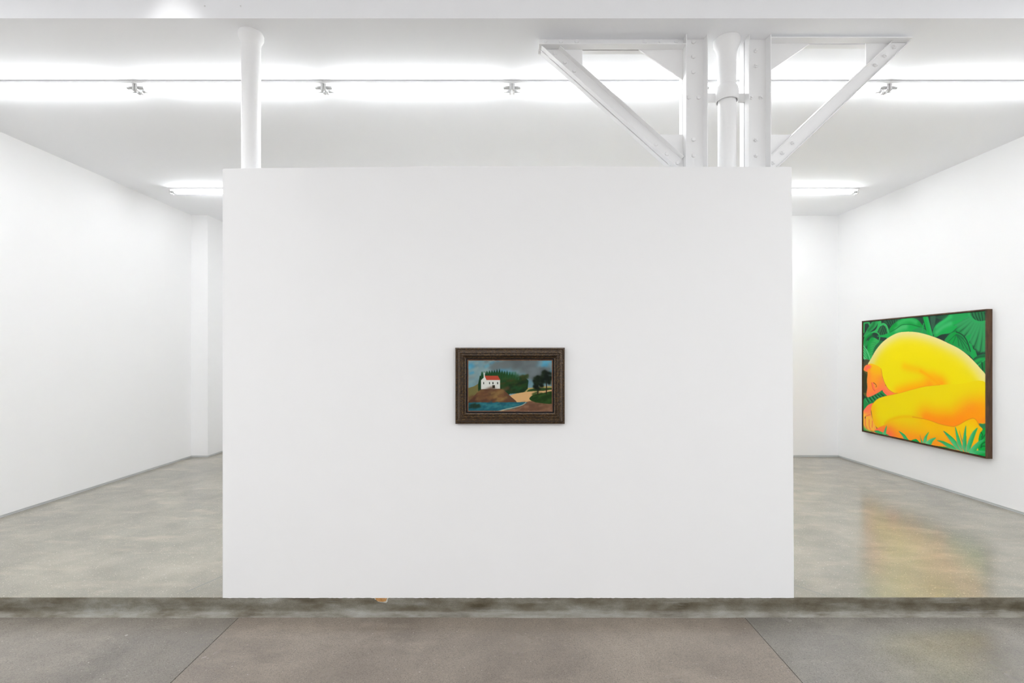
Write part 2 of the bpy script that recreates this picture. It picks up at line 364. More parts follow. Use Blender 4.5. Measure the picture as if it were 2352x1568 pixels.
# gusset plates sandwiched between the channels
def gusset(pts):
    bm = bmesh.new(); prism(bm, pts, YG0, YG1); fpart('gusset_plate', bm, bevel=.001)
gusset([(.215, ZC-.001), (.511, ZC-.001), (.511, zc+2.06), (.36, zc+2.10), (.215, zc+2.20)])
gusset([(.921, ZC-.001), (1.3, ZC-.001), (1.3, zc+1.95), (1.2293, zc+2.007), (.921, zc+2.217)])
gusset([(1.02, zc+1.600), (1.3, zc+1.600), (1.3, zc+1.2), (1.24, zc+1.2), (1.12, zc+1.42)])
gusset([(2.165, ZC-.018), (1.80, ZC-.018), (1.80, zc+2.01), (1.8494, zc+2.045), (2.165, zc+2.26)])
gusset([(2.571, ZC-.018), (2.850, ZC-.018), (2.850, zc+2.24), (2.70, zc+2.15), (2.571, zc+2.06)])
gusset([(2.03, zc+1.600), (1.80, zc+1.600), (1.80, zc+1.2), (1.86, zc+1.2), (1.94, zc+1.42)])
# tie strap between the columns, in two lengths beside the pipe
for x0, x1 in ((1.300, 1.479), (1.643, 1.78)):
    bm = bmesh.new(); prism(bm, [(x0, zc+1.833), (x1, zc+1.833), (x1, zc+1.898), (x0, zc+1.898)], YG0, YG1); fpart('tie_strap', bm, bevel=.001)

# ------------------------------------------------------------------ pipes
def drain_pipe(x, y, label, profs):
    t = empty('drain_pipe', (x, y, 0)); tag(t, label, 'pipe')
    for nm, pr in profs:
        bm = bmesh.new(); lathe(bm, pr, 48)
        for e in bm.edges: e.smooth = e.calc_face_angle(0) < .6
        mesh_obj(nm, bm, M['pipe'], t, smooth=True)
    return t
drain_pipe(-1.856, 3.440, 'white round pipe with flared top standing alone above the partition left end', [
    ('shaft', [(.0625, .0), (.0625, ZC-.11)]),
    ('flared_head', [(.0625, ZC-.11), (.0640, ZC-.085), (.069, ZC-.063), (.078, ZC-.045), (.083, ZC-.034), (.083, ZC-.012), (.078, ZC-.0005)])])
drain_pipe(1.561, 3.512, 'white round pipe with bell collar between the two steel columns', [
    ('shaft', [(.0620, .0), (.0620, zc+1.88)]),
    ('bell_collar', [(.0615, zc+1.875), (.070, zc+1.875), (.070, zc+1.838), (.078, zc+1.838), (.080, zc+1.87), (.080, zc+1.905), (.076, zc+1.93), (.068, zc+1.945), (.0635, zc+1.95)]),
    ('upper_shaft', [(.0630, zc+1.94), (.0630, ZC-.14)]),
    ('flared_head', [(.0630, ZC-.14), (.0645, ZC-.115), (.072, ZC-.08), (.083, ZC-.052), (.091, ZC-.034), (.093, ZC-.016), (.091, ZC-.0005)])])

# ------------------------------------------------------------------ fluorescent fixtures
FL = 1.576
def fixture_parts():
    hb = bmesh.new(); box(hb, 0, FL, -.055, .055, -.021, 0)
    bmesh.ops.bevel(hb, geom=list(hb.edges), offset=.003, segments=2, affect='EDGES')
    tb = bmesh.new()
    bmesh.ops.create_cone(tb, cap_ends=True, segments=10, radius1=.013, radius2=.013, depth=FL-.142, matrix=Matrix.Translation((FL/2, 0, 0)) @ Matrix.Rotation(math.pi/2, 4, 'Y'))
    cb = bmesh.new()
    bmesh.ops.create_cone(cb, cap_ends=True, segments=16, radius1=.0132, radius2=.0132, depth=.052, matrix=Matrix.Rotation(math.pi/2, 4, 'Y'))
    sb = bmesh.new(); pr = [(-.016, 0), (-.016, -.045), (-.010, -.053), (.010, -.053), (.016, -.045), (.016, 0)]
    a = [sb.verts.new((-.008, y, z)) for y, z in pr]; b = [sb.verts.new((.008, y, z)) for y, z in pr]
    for i in range(6): sb.faces.new((a[i], a[(i+1) % 6], b[(i+1) % 6], b[i]))
    sb.faces.new(a[::-1]); sb.faces.new(b); bmesh.ops.recalc_face_normals(sb, faces=list(sb.faces))
    kb = bmesh.new(); bmesh.ops.create_cone(kb, cap_ends=True, segments=8, radius1=.004, radius2=.004, depth=.003)
    r = {}
    for n_, bm_, mt in (('housing', hb, 'enamel'), ('tube', tb, 'tube'), ('tube_cap', cb, 'cap'), ('lamp_holder', sb, 'socket'), ('screw', kb, 'cap')):
        me = bpy.data.meshes.new(n_)
        if n_ in ('tube', 'tube_cap'):
            for f in bm_.faces: f.smooth = len(f.verts) == 4
        bm_.to_mesh(me); bm_.free(); me.materials.append(M[mt]); r[n_] = me
    return r
FP = fixture_parts()
def sub(name, me, parent, loc):
    o = bpy.data.objects.new(name, me); col.objects.link(o); o.parent = parent; o.location = loc; return o
def fixture(x, y, label, group):
    t = empty('fluorescent_light', (x, y, ZC-.0005)); tag(t, label, 'ceiling light', group)
    sub('housing', FP['housing'], t, (0, 0, 0))
    for dy in (-.026, .026):
        tu = sub('tube', FP['tube'], t, (0, dy, -.047))
        for cx_ in (.046, FL-.046): sub('tube_cap', FP['tube_cap'], tu, (cx_, 0, 0))
        for hx in (.014, FL-.014): sub('lamp_holder', FP['lamp_holder'], t, (hx, dy, -.0205))
    for sx in (.05, FL-.05): sub('screw', FP['screw'], t, (sx, 0, -.022))
    return t
names = ['first', 'second', 'third', 'fourth', 'fifth', 'sixth']
front_lab = ['leftmost twin tube ceiling light of the front row, cut by the left frame edge',
             'twin tube ceiling light in front row, passing behind the lone flared pipe',
             'twin tube ceiling light in front row, between lone pipe and steel bracket',
             'twin tube ceiling light in front row, crossing behind the left diagonal brace',
             'twin tube ceiling light in front row, crossing behind the right diagonal brace',
             'rightmost twin tube ceiling light of the front row, cut by right frame edge']
back_lab = ['rear row twin tube light showing left of the partition', 'second rear row twin tube light from the left wall, behind partition',
            'third rear row twin tube light from the left wall, behind partition', 'fourth rear row twin tube light from the left wall, behind partition',
            'fifth rear row twin tube light from the left wall, behind partition', 'rear row twin tube light showing right of the partition']
for i in range(6):
    fixture(-3*FL + i*FL + .0, 4.078, front_lab[i], 'front row of ceiling tubes')
for i in range(6):
    fixture(-3*FL + i*FL + .025, 6.662, back_lab[i], 'rear row of ceiling tubes')

# ------------------------------------------------------------------ pictures
def _spline(pts, n=6, closed=True):
    P = np.array(pts, float); m = len(P); out = []
    idx = range(m) if closed else range(m - 1)
    for i in idx:
        if closed:
            p0, p1, p2, p3 = P[(i-1) % m], P[i], P[(i+1) % m], P[(i+2) % m]
        else:
            p0, p1, p2, p3 = P[max(i-1, 0)], P[i], P[i+1], P[min(i+2, m-1)]
        # centripetal-ish damping where neighbouring spans differ a lot
        d = np.linalg.norm(p2 - p1)
        t1 = (p2 - p0) * .5; t2 = (p3 - p1) * .5
        for t_ in (t1, t2):
            L = np.linalg.norm(t_)
            if L > d * 1.2 and L > 0:
                t_ *= d * 1.2 / L
        for k in range(n):
            t = k / n; a = t*t; b = a*t
            out.append((2*b-3*a+1)*p1 + (b-2*a+t)*t1 + (-2*b+3*a)*p2 + (b-a)*t2)
    if not closed:
        out.append(P[-1])
    return np.array(out)

class Painter:
    """Paints a flat picture into a colour array (unit coordinates, v downwards)."""
    def __init__(s, W, H, asp, bg, ss=2):
        s.ss = ss; s.W, s.H, s.asp = W*ss, H*ss, asp
        s.u, s.v = np.meshgrid((np.arange(s.W)+.5)/s.W, (np.arange(s.H)+.5)/s.H)
        s.img = np.empty((s.H, s.W, 3)); s.img[:] = bg
    def _box(s, P, pad):
        x0, y0 = P.min(0) - pad; x1, y1 = P.max(0) + pad
        a = slice(max(0, int(y0*s.H)), max(0, min(s.H, int(y1*s.H)+2)))
        b = slice(max(0, int(x0*s.W)), max(0, min(s.W, int(x1*s.W)+2)))
        return a, b
    def _inside(s, P, u, v):
        r = np.zeros(u.shape, bool); Q = np.roll(P, -1, 0)
        for (x1, y1), (x2, y2) in zip(P, Q):
            if y1 == y2: continue
            r ^= ((y1 > v) != (y2 > v)) & (u < (x2-x1)*(v-y1)/(y2-y1)+x1)
        return r
    def _dist(s, P, u, v):
        d = np.full(u.shape, 1e9); k = 1/s.asp
        for (x1, y1), (x2, y2) in zip(P[:-1], P[1:]):
            ax, ay, bx, by = x1, y1*k, x2, y2*k
            dx, dy = bx-ax, by-ay; L = dx*dx+dy*dy+1e-12
            t = np.clip(((u-ax)*dx+(v*k-ay)*dy)/L, 0, 1)
            d = np.minimum(d, (u-ax-t*dx)**2+(v*k-ay-t*dy)**2)
        return np.sqrt(d)
    def poly(s, pts, col, sm=1, edge=(), a=1.0, jit=None):
        P = _spline(pts) if sm and len(pts) > 3 else np.array(pts, float)
        A, B = s._box(P, .01); u, v = s.u[A, B], s.v[A, B]
        if u.size == 0: return
        m = s._inside(P, u, v)
        c = np.empty(u.shape+(3,)); c[:] = col
        for ep, ec, w, ea in edge:
            f = np.exp(-(s._dist(_spline(ep, 3, False), u, v)/w)**2)*ea
            c += (np.array(ec)-c)*f[..., None]
        s.img[A, B] += (c - s.img[A, B])*(m*a)[..., None]
    def line(s, pts, col, w, soft=0, a=1.0):
        P = _spline(pts, 4, False) if len(pts) > 2 else np.array(pts, float)
        A, B = s._box(P, w*3); u, v = s.u[A, B], s.v[A, B]
        if u.size == 0: return
        d = s._dist(P, u, v)
        f = np.exp(-(d/w)**2) if soft else np.clip((w*.5-d)*s.W*.7+.5, 0, 1)
        s.img[A, B] += (np.array(col)-s.img[A, B])*(f*a)[..., None]
    def result(s):
        q = s.ss; r = s.img.reshape(s.H//q, q, s.W//q, q, 3).mean((1, 3))
        return np.clip(r, 0, 255)
def paint_landscape():
    """a plain generic landscape: cloudy sky, dark wood, red-roofed cottage, pond and sandy track"""
    p = Painter(256, 148, .571/.332, (112, 146, 156)); rng = random.Random(7)
    def blobs(n, x0, x1, y0, y1, cols, w, a):
        for _ in range(n):
            x = rng.uniform(x0, x1); y = rng.uniform(y0, y1); l = rng.uniform(.02, .07)
            p.line([(x, y), (x+l, y-l*rng.uniform(.1, .8))], rng.choice(cols), w*rng.uniform(.5, 1.3), 1, a)
    blobs(160, -.05, 1, 0, .5, [(70, 150, 185), (125, 150, 150), (105, 120, 122), (140, 158, 155), (96, 165, 190)], .03, .7)
    blobs(40, .3, .75, 0, .18, [(92, 100, 100), (104, 112, 112)], .035, .7)
    blobs(30, .72, .95, .15, .35, [(92, 100, 100), (110, 120, 122)], .035, .7)
    p.poly([(-.02, .58), (.07, .51), (.15, .45), (.3, .48), (.3, .9), (-.02, .9)], (112, 106, 62))
    p.poly([(.6, .56), (.75, .54), (.9, .51), (1.02, .54), (1.02, .8), (.6, .8)], (168, 152, 92))
    p.poly([(.72, .58), (.85, .55), (1.02, .55), (1.02, .66), (.72, .66)], (46, 72, 34))
    # dark wood
    tops = [(.12, .46), (.14, .3)]
    for i in range(16):
        x = .15+i*.03; h = .26-.08*math.sin(i/15*math.pi)+.1*(i/15)**2
        tops += [(x, h+.05), (x+.014, h-.03+rng.uniform(-.015, .015))]
    p.poly(tops+[(.68, .34), (.72, .4), (.71, .56), (.66, .64), (.5, .66), (.45, .72), (.12, .7)], (26, 56, 30), sm=0)
    blobs(120, .3, .66, .32, .6, [(36, 62, 26), (22, 40, 22), (60, 62, 28), (30, 70, 36)], .018, .7)
    for i in range(14):
        x = .16+i*.03; p.line([(x+.012, .25), (x+.012, .36)], (34, 84, 44), .014, 1, .6)
    # sandy track and bank
    p.poly([(.42, .78), (.52, .68), (.7, .62), (.9, .6), (1.02, .6), (1.02, 1.02), (.35, 1.02)], (206, 164, 112))
    p.poly([(.5, .96), (.66, .84), (.78, .8), (1.02, .84), (1.02, 1.02), (.4, 1.02)], (124, 88, 66), a=.9)
    blobs(60, .55, 1, .86, 1.0, [(110, 76, 58), (140, 104, 80), (92, 66, 50)], .02, .5)
    p.poly([(.73, .75), (.78, .68), (.9, .64), (1.02, .62), (1.02, .84), (.86, .84), (.76, .8)], (34, 62, 24))
    blobs(40, .76, .98, .66, .82, [(28, 52, 18), (48, 78, 32)], .015, .6)
    # cottage with a red roof on a dark earth bank
    p.poly([(-.02, .86), (.06, .72), (.16, .57), (.28, .55), (.4, .57), (.5, .7), (.56, .86), (-.02, .88)], (92, 64, 46))
    blobs(40, .0, .2, .72, .84, [(70, 46, 36), (100, 66, 46)], .015, .5)
    p.poly([(.155, .39), (.2, .32), (.22, .39), (.38, .39), (.38, .56), (.155, .57)], (214, 216, 208), sm=0)
    p.poly([(.195, .305), (.355, .305), (.385, .39), (.222, .39)], (176, 72, 52), sm=0)
    p.poly([(.185, .24), (.2, .24), (.2, .36), (.185, .36)], (214, 216, 208), sm=0)
    blobs(50, .1, .42, .58, .8, [(120, 84, 52), (96, 66, 46), (140, 112, 66), (76, 54, 40)], .02, .6)
    for x in (.18, .25, .29, .345):
        p.poly([(x, .43), (x+.012, .43), (x+.012, .47), (x, .47)], (40, 44, 40), sm=0)
    p.poly([(.29, .49), (.32, .49), (.32, .55), (.29, .55)], (52, 46, 34), sm=0)
    # pond
    p.poly([(-.02, .845), (.3, .83), (.56, .825), (.7, .825), (.66, .87), (.56, .92), (.44, .96), (.34, 1.02), (-.02, 1.02)], (34, 92, 104))
    blobs(70, .0, .55, .85, .97, [(44, 112, 122), (28, 78, 92), (54, 120, 124)], .012, .6)
    p.line([(.69, .83), (.64, .885), (.54, .93), (.44, .965), (.36, 1.0)], (170, 176, 160), .007)
    blobs(14, .0, .1, .89, .94, [(30, 52, 40)], .014, .6)
    # two dark trees
    for x, b, t, r in ((.83, .66, .42, .055), (.93, .66, .32, .06)):
        p.line([(x, b), (x+.004, .55), (x-.002, t+.04)], (44, 32, 22), .013)
        for _ in range(34):
            a = rng.uniform(0, 6.3); q = r*math.sqrt(rng.random())
            cx = x+q*math.cos(a); cy = t+.02+q*2.1*math.sin(a)
            p.line([(cx, cy), (cx+.01, cy+.01)], rng.choice([(18, 28, 18), (26, 38, 22), (14, 22, 16)]), .018, 1, .9)
    return p.result()
def paint_figure(p):
    """crouching yellow figure among leaves: polygons and lines in canvas units"""
    p.poly([(0.216, 0.002), (0.354, 0.002), (0.339, 0.034), (0.291, 0.052), (0.25, 0.038)], (40, 92, 62), 1)
    p.line([(0.241, 0.003), (0.27, 0.047)], (28, 55, 45), 0.008, 0, 1)
    p.line([(0.266, 0.004), (0.287, 0.045)], (28, 55, 45), 0.008, 0, 1)
    p.line([(0.291, 0.004), (0.303, 0.043)], (28, 55, 45), 0.008, 0, 1)
    p.line([(0.315, 0.004), (0.319, 0.041)], (28, 55, 45), 0.008, 0, 1)
    p.line([(0.339, 0.005), (0.335, 0.04)], (28, 55, 45), 0.008, 0, 1)
    p.poly([(0.16, 0.099), (0.191, 0.052), (0.241, 0.052), (0.254, 0.09), (0.233, 0.122), (0.178, 0.127)], (42, 100, 62), 1)
    p.line([(0.178, 0.119), (0.208, 0.053)], (28, 52, 44), 0.008, 0, 1)
    p.line([(0.199, 0.12), (0.225, 0.054)], (28, 52, 44), 0.008, 0, 1)
    p.line([(0.22, 0.121), (0.241, 0.056)], (28, 52, 44), 0.008, 0, 1)
    p.line([(0.241, 0.122), (0.258, 0.057)], (28, 52, 44), 0.008, 0, 1)
    p.poly([(0.103, 0.296), (0.116, 0.25), (0.165, 0.179), (0.207, 0.181), (0.216, 0.192), (0.156, 0.24)], (30, 105, 60), 1)
    p.line([(0.016, 0.217), (0.044, 0.186)], (40, 130, 75), 0.03, 0, 1)
    p.poly([(0.002, 0.129), (0.048, 0.061), (0.103, 0.001), (0.156, -0), (0.147, 0.034), (0.116, 0.066), (0.058, 0.105), (0.011, 0.138)], (40, 150, 78), 1)
    p.line([(0.117, 0.012), (0.103, 0.042), (0.058, 0.077)], (24, 110, 55), 0.012, 1, 1)
    p.line([(0.004, 0.09), (0.007, 0.027), (0.016, 0.006), (0.053, 0.005), (0.069, 0.028)], (45, 160, 85), 0.018, 0, 1)
    p.poly([(0.001, 0.217), (0.004, 0.177), (0.016, 0.138), (0.058, 0.103), (0.121, 0.083), (0.147, 0.053), (0.161, 0), (0.186, 0.001), (0.186, 0.036), (0.165, 0.069), (0.147, 0.098), (0.103, 0.105), (0.058, 0.13), (0.03, 0.17), (0.016, 0.213)], (44, 165, 84), 1)
    p.line([(0.011, 0.193), (0.034, 0.147), (0.085, 0.114)], (15, 140, 60), 0.012, 1, 1)
    p.line([(0.182, 0.04), (0.208, 0.032), (0.233, 0.046), (0.25, 0.077), (0.258, 0.112), (0.27, 0.154)], (50, 165, 88), 0.018, 0, 1)
    p.poly([(0.25, 0.104), (0.266, 0.109), (0.278, 0.139), (0.233, 0.178), (0.249, 0.145)], (55, 160, 90), 1)
    p.line([(0.121, 0.097), (0.147, 0.104), (0.169, 0.128), (0.172, 0.157), (0.16, 0.187)], (45, 160, 82), 0.011, 0, 1)
    p.poly([(0.057, 0.206), (0.062, 0.175), (0.08, 0.153), (0.112, 0.146), (0.147, 0.163), (0.165, 0.179), (0.156, 0.194), (0.125, 0.227), (0.107, 0.266), (0.093, 0.327), (0.075, 0.347), (0.053, 0.304), (0.046, 0.249)], (44, 165, 80), 1)
    p.line([(0.057, 0.253), (0.062, 0.195), (0.094, 0.157)], (10, 150, 60), 0.02, 1, 1)
    p.line([(0.071, 0.195), (0.103, 0.19), (0.138, 0.199)], (34, 135, 70), 0.004, 0, 1)
    p.line([(0.071, 0.216), (0.103, 0.21), (0.133, 0.216)], (34, 135, 70), 0.004, 0, 1)
    p.line([(0.071, 0.238), (0.103, 0.229), (0.128, 0.233)], (34, 135, 70), 0.004, 0, 1)
    p.line([(0.071, 0.259), (0.103, 0.248), (0.122, 0.25)], (34, 135, 70), 0.004, 0, 1)
    p.line([(0.071, 0.281), (0.103, 0.267), (0.117, 0.268)], (34, 135, 70), 0.004, 0, 1)
    p.line([(0.071, 0.302), (0.103, 0.287), (0.112, 0.285)], (34, 135, 70), 0.004, 0, 1)
    p.poly([(0.001, 0.217), (0.025, 0.237), (0.048, 0.265), (0.08, 0.343), (0.071, 0.353), (0.001, 0.335)], (90, 190, 125), 1)
    p.line([(0.004, 0.232), (0.029, 0.264), (0.066, 0.343)], (20, 150, 70), 0.007, 0, 1)
    p.line([(0.004, 0.256), (0.029, 0.286), (0.066, 0.343)], (20, 150, 70), 0.007, 0, 1)
    p.line([(0.004, 0.28), (0.029, 0.308), (0.066, 0.343)], (20, 150, 70), 0.007, 0, 1)
    p.line([(0.004, 0.304), (0.029, 0.329), (0.066, 0.343)], (20, 150, 70), 0.007, 0, 1)
    p.poly([(0.266, 0.083), (0.299, 0.045), (0.354, 0.013), (0.412, -0.003), (0.468, 0), (0.522, 0.024), (0.557, 0.065), (0.578, 0.092), (0.54, 0.079), (0.486, 0.059), (0.412, 0.047), (0.37, 0.054), (0.323, 0.083), (0.274, 0.11)], (10, 143, 55), 1)
    p.line([(0.354, 0.035), (0.412, 0.015), (0.461, 0.017), (0.504, 0.037)], (45, 168, 85), 0.02, 1, 1)
    p.poly([(0.147, 0.137), (0.173, 0.13), (0.216, 0.125), (0.274, 0.106), (0.335, 0.077), (0.378, 0.051), (0.416, 0.049), (0.468, 0.056), (0.515, 0.072), (0.557, 0.087), (0.588, 0.111), (0.598, 0.142), (0.54, 0.128), (0.431, 0.115), (0.354, 0.118), (0.299, 0.137), (0.254, 0.153)], (20, 158, 70), 1)
    p.line([(0.335, 0.091), (0.385, 0.073), (0.416, 0.068)], (70, 178, 100), 0.022, 1, 1)
    p.line([(0.274, 0.108), (0.335, 0.079), (0.378, 0.054), (0.416, 0.05), (0.468, 0.056), (0.54, 0.081)], (12, 110, 50), 0.006, 0, 1)
    p.poly([(0.475, 0.111), (0.511, 0.089), (0.554, 0.085), (0.588, 0.118), (0.598, 0.142)], (35, 140, 75), 1)
    p.line([(0.568, 0.055), (0.561, 0.096), (0.554, 0.129)], (30, 160, 75), 0.008, 0, 1)
    p.poly([(0.621, -0.002), (0.66, 0), (0.655, 0.065), (0.635, 0.106)], (50, 92, 70), 1)
    p.poly([(0.664, 0.013), (0.732, 0.002), (0.771, 0.001), (0.738, 0.03), (0.698, 0.033)], (38, 84, 58), 1)
    p.poly([(0.563, -0), (0.602, 0.002), (0.644, 0.159), (0.6, 0.142)], (38, 165, 85), 0)
    p.line([(0.574, 0.001), (0.61, 0.143)], (10, 160, 62), 0.012, 1, 1)
    p.poly([(0.641, 0.141), (0.646, 0.099), (0.681, 0.06), (0.732, 0.033), (0.771, -0.001), (0.896, 0.001), (0.902, 0.035), (0.866, 0.045), (0.803, 0.056), (0.738, 0.075), (0.688, 0.109), (0.653, 0.145)], (34, 150, 78), 1)
    p.line([(0.67, 0.087), (0.722, 0.049), (0.771, 0.02)], (45, 175, 92), 0.014, 1, 1)
    p.poly([(0.893, 0.039), (0.94, 0.058), (0.998, 0.076), (0.998, 0.274), (0.963, 0.291), (0.952, 0.261), (0.923, 0.258), (0.926, 0.225), (0.896, 0.215), (0.899, 0.191), (0.884, 0.197), (0.863, 0.17), (0.832, 0.143), (0.822, 0.134), (0.8, 0.106), (0.787, 0.085), (0.835, 0.055)], (38, 118, 66), 0)
    p.line([(0.787, 0.085), (0.847, 0.065), (0.896, 0.038)], (28, 66, 46), 0.008, 0, 1)
    p.line([(0.8, 0.116), (0.857, 0.085), (0.902, 0.048)], (28, 66, 46), 0.008, 0, 1)
    p.line([(0.829, 0.138), (0.876, 0.103), (0.914, 0.062)], (28, 66, 46), 0.008, 0, 1)
    p.line([(0.863, 0.17), (0.901, 0.125), (0.929, 0.073)], (28, 66, 46), 0.008, 0, 1)
    p.line([(0.884, 0.197), (0.918, 0.141), (0.943, 0.079)], (28, 66, 46), 0.008, 0, 1)
    p.line([(0.896, 0.215), (0.932, 0.152), (0.958, 0.082)], (28, 66, 46), 0.008, 0, 1)
    p.line([(0.923, 0.258), (0.952, 0.175), (0.972, 0.086)], (28, 66, 46), 0.008, 0, 1)
    p.line([(0.963, 0.291), (0.979, 0.191), (0.986, 0.084)], (28, 66, 46), 0.008, 0, 1)
    p.line([(0.996, 0.274), (1.001, 0.186), (0.998, 0.092)], (28, 66, 46), 0.008, 0, 1)
    p.line([(0.806, 0.088), (0.899, 0.043)], (48, 150, 86), 0.014, 1, 1)
    p.line([(0.827, 0.115), (0.908, 0.055)], (48, 150, 86), 0.014, 1, 1)
    p.line([(0.858, 0.142), (0.921, 0.068)], (48, 150, 86), 0.014, 1, 1)
    p.line([(0.885, 0.171), (0.936, 0.076)], (48, 150, 86), 0.014, 1, 1)
    p.line([(0.902, 0.194), (0.951, 0.081)], (48, 150, 86), 0.014, 1, 1)
    p.line([(0.921, 0.224), (0.965, 0.084)], (48, 150, 86), 0.014, 1, 1)
    p.line([(0.955, 0.262), (0.979, 0.085)], (48, 150, 86), 0.014, 1, 1)
    p.line([(0.991, 0.27), (0.992, 0.088)], (48, 150, 86), 0.014, 1, 1)
    p.poly([(0.649, 0.159), (0.657, 0.135), (0.688, 0.102), (0.738, 0.075), (0.797, 0.052), (0.86, 0.044), (0.822, 0.071), (0.791, 0.085), (0.816, 0.091), (0.8, 0.116), (0.765, 0.141), (0.705, 0.148), (0.67, 0.164)], (26, 160, 74), 1)
    p.line([(0.67, 0.129), (0.715, 0.093), (0.771, 0.07)], (60, 175, 100), 0.014, 1, 1)
    p.poly([(0.893, 0), (0.998, 0), (0.998, 0.073), (0.966, 0.075), (0.932, 0.061), (0.905, 0.032)], (36, 112, 66), 1)
    p.line([(0.914, 0.002), (0.923, 0.031), (0.94, 0.061)], (26, 66, 46), 0.006, 0, 1)
    p.line([(0.935, 0.005), (0.942, 0.033), (0.955, 0.063)], (26, 66, 46), 0.006, 0, 1)
    p.line([(0.955, 0.007), (0.961, 0.035), (0.969, 0.064)], (26, 66, 46), 0.006, 0, 1)
    p.line([(0.975, 0.009), (0.98, 0.036), (0.983, 0.065)], (26, 66, 46), 0.006, 0, 1)
    p.line([(0.995, 0.011), (0.999, 0.038), (0.998, 0.066)], (26, 66, 46), 0.006, 0, 1)
    p.line([(0.895, 0.002), (0.905, 0.032), (0.932, 0.062), (0.966, 0.076), (0.998, 0.073)], (42, 155, 84), 0.014, 0, 1)
    p.poly([(0.875, 0.17), (0.911, 0.153), (0.896, 0.214), (0.914, 0.227), (0.923, 0.26), (0.937, 0.27), (0.948, 0.309), (0.926, 0.334), (0.902, 0.308), (0.905, 0.273)], (26, 155, 74), 0)
    p.poly([(0.728, 0.194), (0.745, 0.167), (0.771, 0.142), (0.81, 0.134), (0.85, 0.156), (0.878, 0.194), (0.893, 0.233), (0.905, 0.276), (0.899, 0.305), (0.853, 0.272), (0.787, 0.23), (0.751, 0.209)], (30, 142, 70), 1)
    p.line([(0.81, 0.15), (0.784, 0.196)], (8, 150, 58), 0.03, 1, 1)
    p.line([(0.811, 0.151), (0.788, 0.171), (0.758, 0.202)], (24, 100, 56), 0.005, 0, 1)
    p.line([(0.811, 0.151), (0.802, 0.179), (0.787, 0.217)], (24, 100, 56), 0.005, 0, 1)
    p.line([(0.811, 0.151), (0.823, 0.19), (0.829, 0.238)], (24, 100, 56), 0.005, 0, 1)
    p.line([(0.811, 0.151), (0.839, 0.199), (0.86, 0.255)], (24, 100, 56), 0.005, 0, 1)
    p.line([(0.811, 0.151), (0.854, 0.207), (0.89, 0.272)], (24, 100, 56), 0.005, 0, 1)
    p.line([(0.811, 0.151), (0.851, 0.184), (0.884, 0.226)], (24, 100, 56), 0.005, 0, 1)
    p.line([(0.811, 0.151), (0.839, 0.164), (0.86, 0.186)], (24, 100, 56), 0.005, 0, 1)
    p.line([(0.81, 0.134), (0.85, 0.156), (0.878, 0.194), (0.893, 0.233), (0.905, 0.276)], (24, 70, 46), 0.007, 0, 1)
    p.poly([(0.926, 0.334), (0.949, 0.309), (0.998, 0.296), (0.998, 0.337), (0.958, 0.372)], (30, 104, 62), 1)
    p.line([(0.932, 0.331), (0.963, 0.318), (0.998, 0.315)], (28, 62, 46), 0.012, 0, 1)
    p.line([(0.94, 0.347), (0.966, 0.334), (0.998, 0.328)], (30, 160, 75), 0.014, 1, 1)
    p.line([(0.955, 0.373), (0.998, 0.337)], (40, 165, 85), 0.009, 0, 1)
    p.poly([(0.958, 0.374), (0.998, 0.339), (0.998, 0.444)], (26, 128, 62), 1)
    p.line([(0.978, 0.356), (0.983, 0.407)], (24, 66, 44), 0.008, 0, 1)
    p.poly([(0.003, 0.719), (0.043, 0.689), (0.127, 0.657), (0.196, 0.617), (0.26, 0.657), (0.185, 0.699), (0.115, 0.744), (0.066, 0.749), (0.02, 0.798), (0.003, 0.824)], (30, 135, 68), 1)
    p.line([(0.032, 0.69), (0.06, 0.735)], (30, 66, 50), 0.01, 0, 1)
    p.line([(0.063, 0.68), (0.094, 0.721)], (30, 66, 50), 0.01, 0, 1)
    p.line([(0.094, 0.671), (0.126, 0.707)], (30, 66, 50), 0.01, 0, 1)
    p.line([(0.124, 0.661), (0.159, 0.694)], (30, 66, 50), 0.01, 0, 1)
    p.line([(0.153, 0.652), (0.191, 0.681)], (30, 66, 50), 0.01, 0, 1)
    p.line([(0.183, 0.643), (0.222, 0.667)], (30, 66, 50), 0.01, 0, 1)
    p.line([(0.015, 0.706), (0.054, 0.741)], (60, 165, 95), 0.005, 0, 1)
    p.line([(0.049, 0.696), (0.088, 0.727)], (60, 165, 95), 0.005, 0, 1)
    p.line([(0.082, 0.685), (0.121, 0.713)], (60, 165, 95), 0.005, 0, 1)
    p.line([(0.116, 0.675), (0.153, 0.699)], (60, 165, 95), 0.005, 0, 1)
    p.line([(0.148, 0.665), (0.185, 0.686)], (60, 165, 95), 0.005, 0, 1)
    p.poly([(0, 0.954), (0.043, 0.964), (0.082, 0.998), (-0, 1)], (40, 150, 88), 1)
    p.poly([(0.957, 0.785), (1.001, 0.766), (1.001, 0.821), (0.976, 0.822)], (42, 130, 78), 1)
    p.poly([(0.001, 0.396), (0.015, 0.347), (0.044, 0.342), (0.078, 0.357), (0.055, 0.39), (0.015, 0.41), (0.001, 0.425)], (82, 84, 60), 1)
    p.poly([(0, 0.43), (0.041, 0.458), (0.048, 0.487), (0.041, 0.578), (0.038, 0.627), (0.04, 0.689), (0.001, 0.654)], (92, 90, 38), 1)
    p.line([(0.004, 0.454), (0.006, 0.552), (0.004, 0.649)], (52, 56, 36), 0.005, 0, 1)
    p.line([(0.009, 0.459), (0.01, 0.551), (0.009, 0.648)], (52, 56, 36), 0.005, 0, 1)
    p.line([(0.014, 0.464), (0.015, 0.551), (0.014, 0.648)], (52, 56, 36), 0.005, 0, 1)
    p.line([(0.019, 0.468), (0.02, 0.551), (0.018, 0.648)], (52, 56, 36), 0.005, 0, 1)
    p.line([(0.024, 0.473), (0.024, 0.55), (0.023, 0.647)], (52, 56, 36), 0.005, 0, 1)
